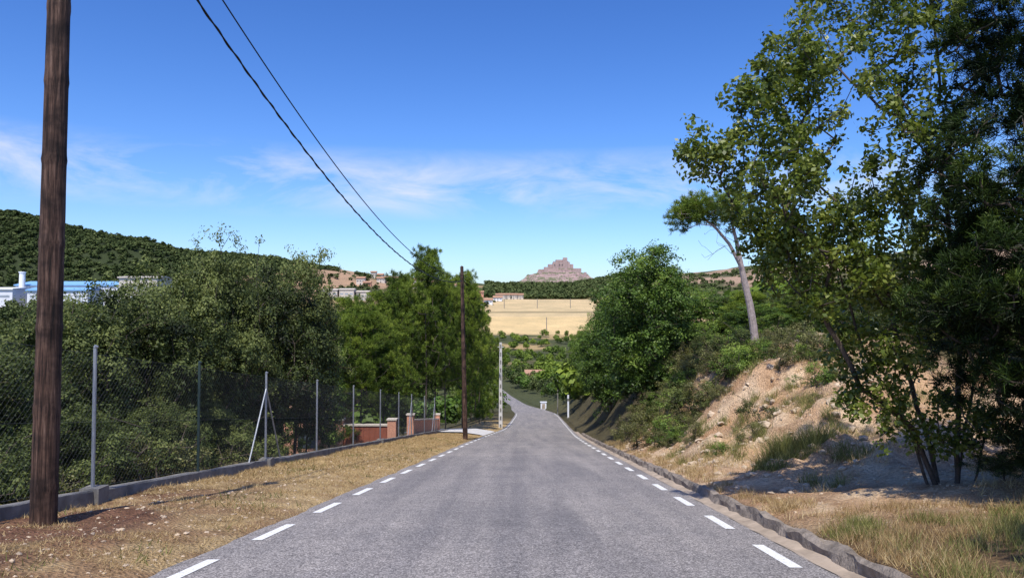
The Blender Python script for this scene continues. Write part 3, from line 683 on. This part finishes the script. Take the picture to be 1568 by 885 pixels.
industrial(-330, -296, 410, 430, 4, 19, M_white, M_white, 1.5, 5, win=M_glassp)
mb = MB(); tube(mb, [(-256, 401, 3), (-256, 401, 16), (-256, 401, 24)], [1.6, 1.5, 1.4], 0, 14); tube(mb, [(-256, 401, 24), (-256, 401, 24.6)], 1.7, 0, 14); mb.obj('silo_tower', [M_white], True)
for (X, Y, w, hh_) in [(-176, 740, 15, 9), (-160, 742, 14, 10), (-145, 745, 12, 9)]:
    z = float(H(X-cx(Y), Y)); industrial(X-w/2, X+w/2, Y, Y+12, z-3, z+hh_, M_beige, M_beige, 1, 3, 'warehouse', M_glassp)
def house(X, Y, w, h, wall):
    z = float(H(X-cx(Y), Y)); industrial(X-w/2, X+w/2, Y, Y+w*.8, z-2, z+h, wall, M_roof, w*.18, 3, 'village_house')
rg = np.random.default_rng(5)
for i in range(26):
    house(-165+rg.random()*150, 780+rg.random()*130, 6+rg.random()*5, 4+rg.random()*4, [M_beige, M_terra, M_beige, M_white][i % 4])
for X, Y in [(-12, 930), (-6, 935), (2, 940), (-16, 945), (10, 945)]: house(X, Y, 8, 6, M_beige)
house(9, 300, 7, 3.5, M_white)
nx, ny = 240, 100
gx, gy = np.meshgrid(np.linspace(-210, 210, nx), np.linspace(-150, 150, ny))
an = np.arctan2(gy, gx); rr_ = np.sqrt(gx**2+(gy*1.3)**2)
rr_ = rr_*(1+.34*(fbm(np.cos(an)*2+4, np.sin(an)*2+4)-.5))
rr_ = rr_+(fbm(gx*.05, gy*.05)-.5)*18
hz = np.interp(rr_, [0, 24, 27, 50, 53, 72, 77, 100, 135, 210], [118, 117, 111, 109, 101, 98, 91, 80, 60, 30])
hz = hz+(fbm(gx*.06, gy*.06)-.5)*6+(fbm(gx*.25, gy*.25)-.5)*4
mb = MB(); V = np.stack([gx+112, gy+1800, hz], -1).reshape(-1, 3); id_ = np.arange(nx*ny).reshape(ny, nx)
mb.add(V, np.stack([id_[:-1, :-1], id_[:-1, 1:], id_[1:, 1:], id_[1:, :-1]], -1).reshape(-1, 4)); mb.obj('castle_hill', [M_rock])
e = empty('hilltop_castle'); mb = MB()
box(mb, (84, 1776, 104), (142, 1800, 121)); box(mb, (95, 1773, 106), (134, 1804, 126)); box(mb, (102, 1784, 116), (126, 1806, 132)); box(mb, (118, 1771, 108), (128, 1782, 136)); box(mb, (102, 1771, 108), (108, 1779, 131)); box(mb, (74, 1768, 94), (84, 1784, 114)); box(mb, (142, 1770, 94), (160, 1784, 111)); box(mb, (62, 1764, 88), (70, 1776, 104)); box(mb, (166, 1768, 86), (172, 1778, 102))
for i in range(8): box(mb, (96+i*4.6, 1772.6, 126), (98.4+i*4.6, 1774.6, 128))
mb.obj('walls_and_towers', [M_castle], parent=e)
mb = MB()
for i in range(6): box(mb, (98+i*5.7, 1772.6, 117), (99.8+i*5.7, 1773.3, 121))
mb.obj('windows', [M_glass], parent=e)
mb = MB()
for X, Y in [(26, 790), (-8, 790), (60, 790), (27, 600)]:
    z = float(H(X-cx(Y), Y)); tube(mb, [(X, Y, z), (X, Y, z+10)], .3, 0, 6)
mb.obj('field_power_poles', [M_wallc])

# ------------------------------------------------------------------ grass and stones
def blades(name, s, Y, hgt, wid, mat, tint, rg, lean=.5):
    X = s+cx(Y); Z = H(s, Y); n = len(X); P = np.stack([X, Y, Z-.01], 1)
    a = rg.random(n)*6.28; b = np.stack([np.cos(a), np.sin(a), 0*a], 1)*(wid/2)[:, None]
    d = rg.normal(size=(n, 3))*lean; d[:, 2] = 1; d = norm(d); tip = P+d*hgt[:, None]
    tip[:, :2] += (d[:, :2]*hgt[:, None]*.3)
    V = np.stack([P-b, P+b, tip], 1).reshape(-1, 3); mb = MB(); mb.add(V, np.arange(3*n).reshape(-1, 3), 0, np.clip(tint, 0, 1)); mb.obj(name, [mat])
rg = np.random.default_rng(9)
n = 150000; Y = 4+48*rg.random(n)**1.5; s = -3.40-3.2*rg.random(n)**.8
dens = fbm(s*1.6, Y*1.6, 4); k = (dens > .5+.12*sst(-4.2, -6, s)*(Y < 16)-.14*sst(12, 25, Y)) | (rg.random(n) < .05); s = s[k]; Y = Y[k]; n = len(s)
blades('dry_verge_grass', s, Y, .03+.065*rg.random(n)*(1+.6*(s < -6)), .006+.00045*Y, M_grass, .5+rg.normal(size=n)*.25, rg, 1.0)
n = 9000; Y = 5+40*rg.random(n)**1.3; s = -3.5-3.3*rg.random(n); k = fbm(s*1.1+40, Y*1.1, 3) > .63; s = s[k]; Y = Y[k]; n = len(s)
blades('verge_weeds', s, Y, .06+.1*rg.random(n), .012+.0004*Y, M_grassg, .4+rg.normal(size=n)*.2, rg, .6)
n = 80000; Y = 5+35*rg.random(n)**1.1; s = 4.0+8*rg.random(n)**1.1; dd = fbm(s*.9+7, Y*.9, 4)
k = dd > np.where((Y > 9.5) & (Y < 17), .66, .54); s = s[k]; Y = Y[k]; n = len(s)
blades('dry_bank_grass', s, Y, .06+.18*rg.random(n), .007+.0004*Y, M_grass, .5+rg.normal(size=n)*.25, rg, .5)
def tufts(name, cs, cy, per, hgt, spread, mat, seed, wid=.012):
    rg = np.random.default_rng(seed); cs = np.repeat(cs, per); cy = np.repeat(cy, per); n = len(cs)
    blades(name, cs+rg.normal(size=n)*spread, cy+rg.normal(size=n)*spread, hgt*(.4+.8*rg.random(n)), np.full(n, wid), mat, .5+rg.normal(size=n)*.22, rg, .38)
rg = np.random.default_rng(10)
cs = 4.5+7*rg.random(110); cy = 14.5+20*rg.random(110); tufts('bank_grass_tufts', cs, cy, 130, .34, .11, M_grassg, 2)
tufts('tall_grass_clump', np.array([6.2, 6.5, 6.0, 6.8]), np.array([17.8, 18.1, 18.3, 17.6]), 420, .6, .16, M_grassg, 3, .014)
cs = 4.1+4*rg.random(120); cy = 5.5+5.*rg.random(120); tufts('shade_grass', cs, cy, 90, .18, .12, M_grassg, 4, .009)
cs = 4.1+4*rg.random(120); cy = 5.5+6.*rg.random(120); tufts('dry_shade_grass', cs, cy, 90, .16, .14, M_grass, 14, .008)
cs = 4.02+.4*rg.random(120); cy = 6+34*rg.random(120); tufts('kerb_grass', cs, cy, 50, .16, .07, M_grass, 5, .009)
cs = -6.95-.5*rg.random(130); cy = 7+40*rg.random(130); tufts('wall_foot_grass', cs, cy, 60, .35, .1, M_grass, 6, .01)

import bmesh
bm = bmesh.new(); bmesh.ops.create_icosphere(bm, subdivisions=1, radius=1); iv = np.array([v.co[:] for v in bm.verts]); ifc = np.array([[v.index for v in f.verts] for f in bm.faces]); bm.free()
def stones(name, s, Y, size, mat, seed):
    rg = np.random.default_rng(seed); n = len(s); X = s+cx(Y); Z = H(s, Y)
    V = iv[None]*(1+.7*(rg.random((n, len(iv), 1))-.5))*(size[:, None, None])*(np.array([1, .8, .55])*(.7+.6*rg.random((n, 1, 3))))
    a = rg.random(n)*6.28; c_, s_ = np.cos(a)[:, None], np.sin(a)[:, None]
    V = np.stack([V[..., 0]*c_-V[..., 1]*s_+X[:, None], V[..., 0]*s_+V[..., 1]*c_+Y[:, None], V[..., 2]+Z[:, None]+size[:, None]*.05], -1)
    F = (ifc[None]+np.arange(n)[:, None, None]*len(iv)).reshape(-1, 3); mb = MB(); mb.add(V, F); mb.obj(name, [mat])
rg = np.random.default_rng(12)
n = 2600; stones('verge_stones', -3.5-3.2*rg.random(n), 4.5+25*rg.random(n)**1.5, .008+.035*rg.random(n)**4, M_stone, 1)
n = 4200; yy = 9+26*rg.random(n); stones('bank_stones', 4.2+7*rg.random(n), yy, .012+.12*rg.random(n)**7*sst(9, 17, yy), M_stone, 2)
n = 45; stones('bank_boulders', 5.2+5*rg.random(n), 17+12*rg.random(n), .09+.13*rg.random(n), M_stone, 3)

# ------------------------------------------------------------------ light, sky, camera
el = R(60); az = R(190)
sd = Vector((math.sin(az)*math.cos(el), math.cos(az)*math.cos(el), math.sin(el)))
sun = bpy.data.lights.new('sun', 'SUN'); sun.energy = 5.0; sun.angle = R(.5); sun.color = (1, .95, .86)
so = bpy.data.objects.new('sun', sun); scene.collection.objects.link(so); so.rotation_euler = (-sd).to_track_quat('-Z', 'Y').to_euler()
w = bpy.data.worlds.new('World'); scene.world = w; w.use_nodes = True; nt = w.node_tree; nt.nodes.clear()
out = N(nt, 'OutputWorld'); bg = N(nt, 'Background', i_Strength=.1)
sk = N(nt, 'TexSky', sky_type='NISHITA'); sk.sun_disc = False; sk.sun_elevation = el; sk.sun_rotation = az; sk.air_density = 1.0; sk.dust_density = 1.3; sk.ozone_density = 1.6; sk.altitude = 300
tc = N(nt, 'TexCoord').outputs['Generated']
hs_ = N(nt, 'HueSaturation', i_Saturation=1.22, i_Value=1.0); L(nt, sk.outputs[0], hs_.inputs['Color'])
gm = N(nt, 'Gamma', i_Gamma=1.34); L(nt, hs_.outputs[0], gm.inputs['Color'])
skc = mixc(nt, gm.outputs[0], (.92, .95, 1.16), 1., 'MULTIPLY')
sepx = N(nt, 'SeparateXYZ'); L(nt, tc, sepx.inputs[0])
mp = N(nt, 'Mapping'); mp.inputs['Scale'].default_value = (3.4, 3.4, 10); mp.inputs['Rotation'].default_value = (0, .08, 0); mp.inputs['Location'].default_value = (.35, 0, .2); L(nt, tc, mp.inputs['Vector'])
cn = N(nt, 'TexNoise', i_Scale=1.9, i_Detail=9, i_Roughness=.6, i_Distortion=.5); L(nt, mp.outputs[0], cn.inputs['Vector'])
cm = ramp(nt, cn.outputs[0], [(.42, (0, 0, 0)), (.74, (1, 1, 1))])
zm = ramp(nt, sepx.outputs['Z'], [(.12, (0, 0, 0)), (.155, (1, 1, 1)), (.18, (.9, .9, .9)), (.215, (0, 0, 0))])
ml = N(nt, 'Math', operation='MULTIPLY'); L(nt, cm, ml.inputs[0]); L(nt, zm, ml.inputs[1])
m2 = N(nt, 'Math', operation='MULTIPLY', i_1=.85); L(nt, ml.outputs[0], m2.inputs[0])
cc = mixc(nt, skc, (8.4, 8.7, 9.4), m2.outputs[0])
L(nt, cc, bg.inputs[0]); L(nt, bg.outputs[0], out.inputs[0])
scene.view_settings.view_transform = 'Standard'; scene.view_settings.look = 'None'; scene.view_settings.exposure = 0
cam = bpy.data.cameras.new('camera'); co = bpy.data.objects.new('camera', cam); scene.collection.objects.link(co)
cam.sensor_width = 36; cam.lens = 27; cam.clip_end = 20000; cam.clip_start = .05
co.location = (0, 0, 1.6); co.rotation_euler = (R(92), 0, 0); scene.camera = co
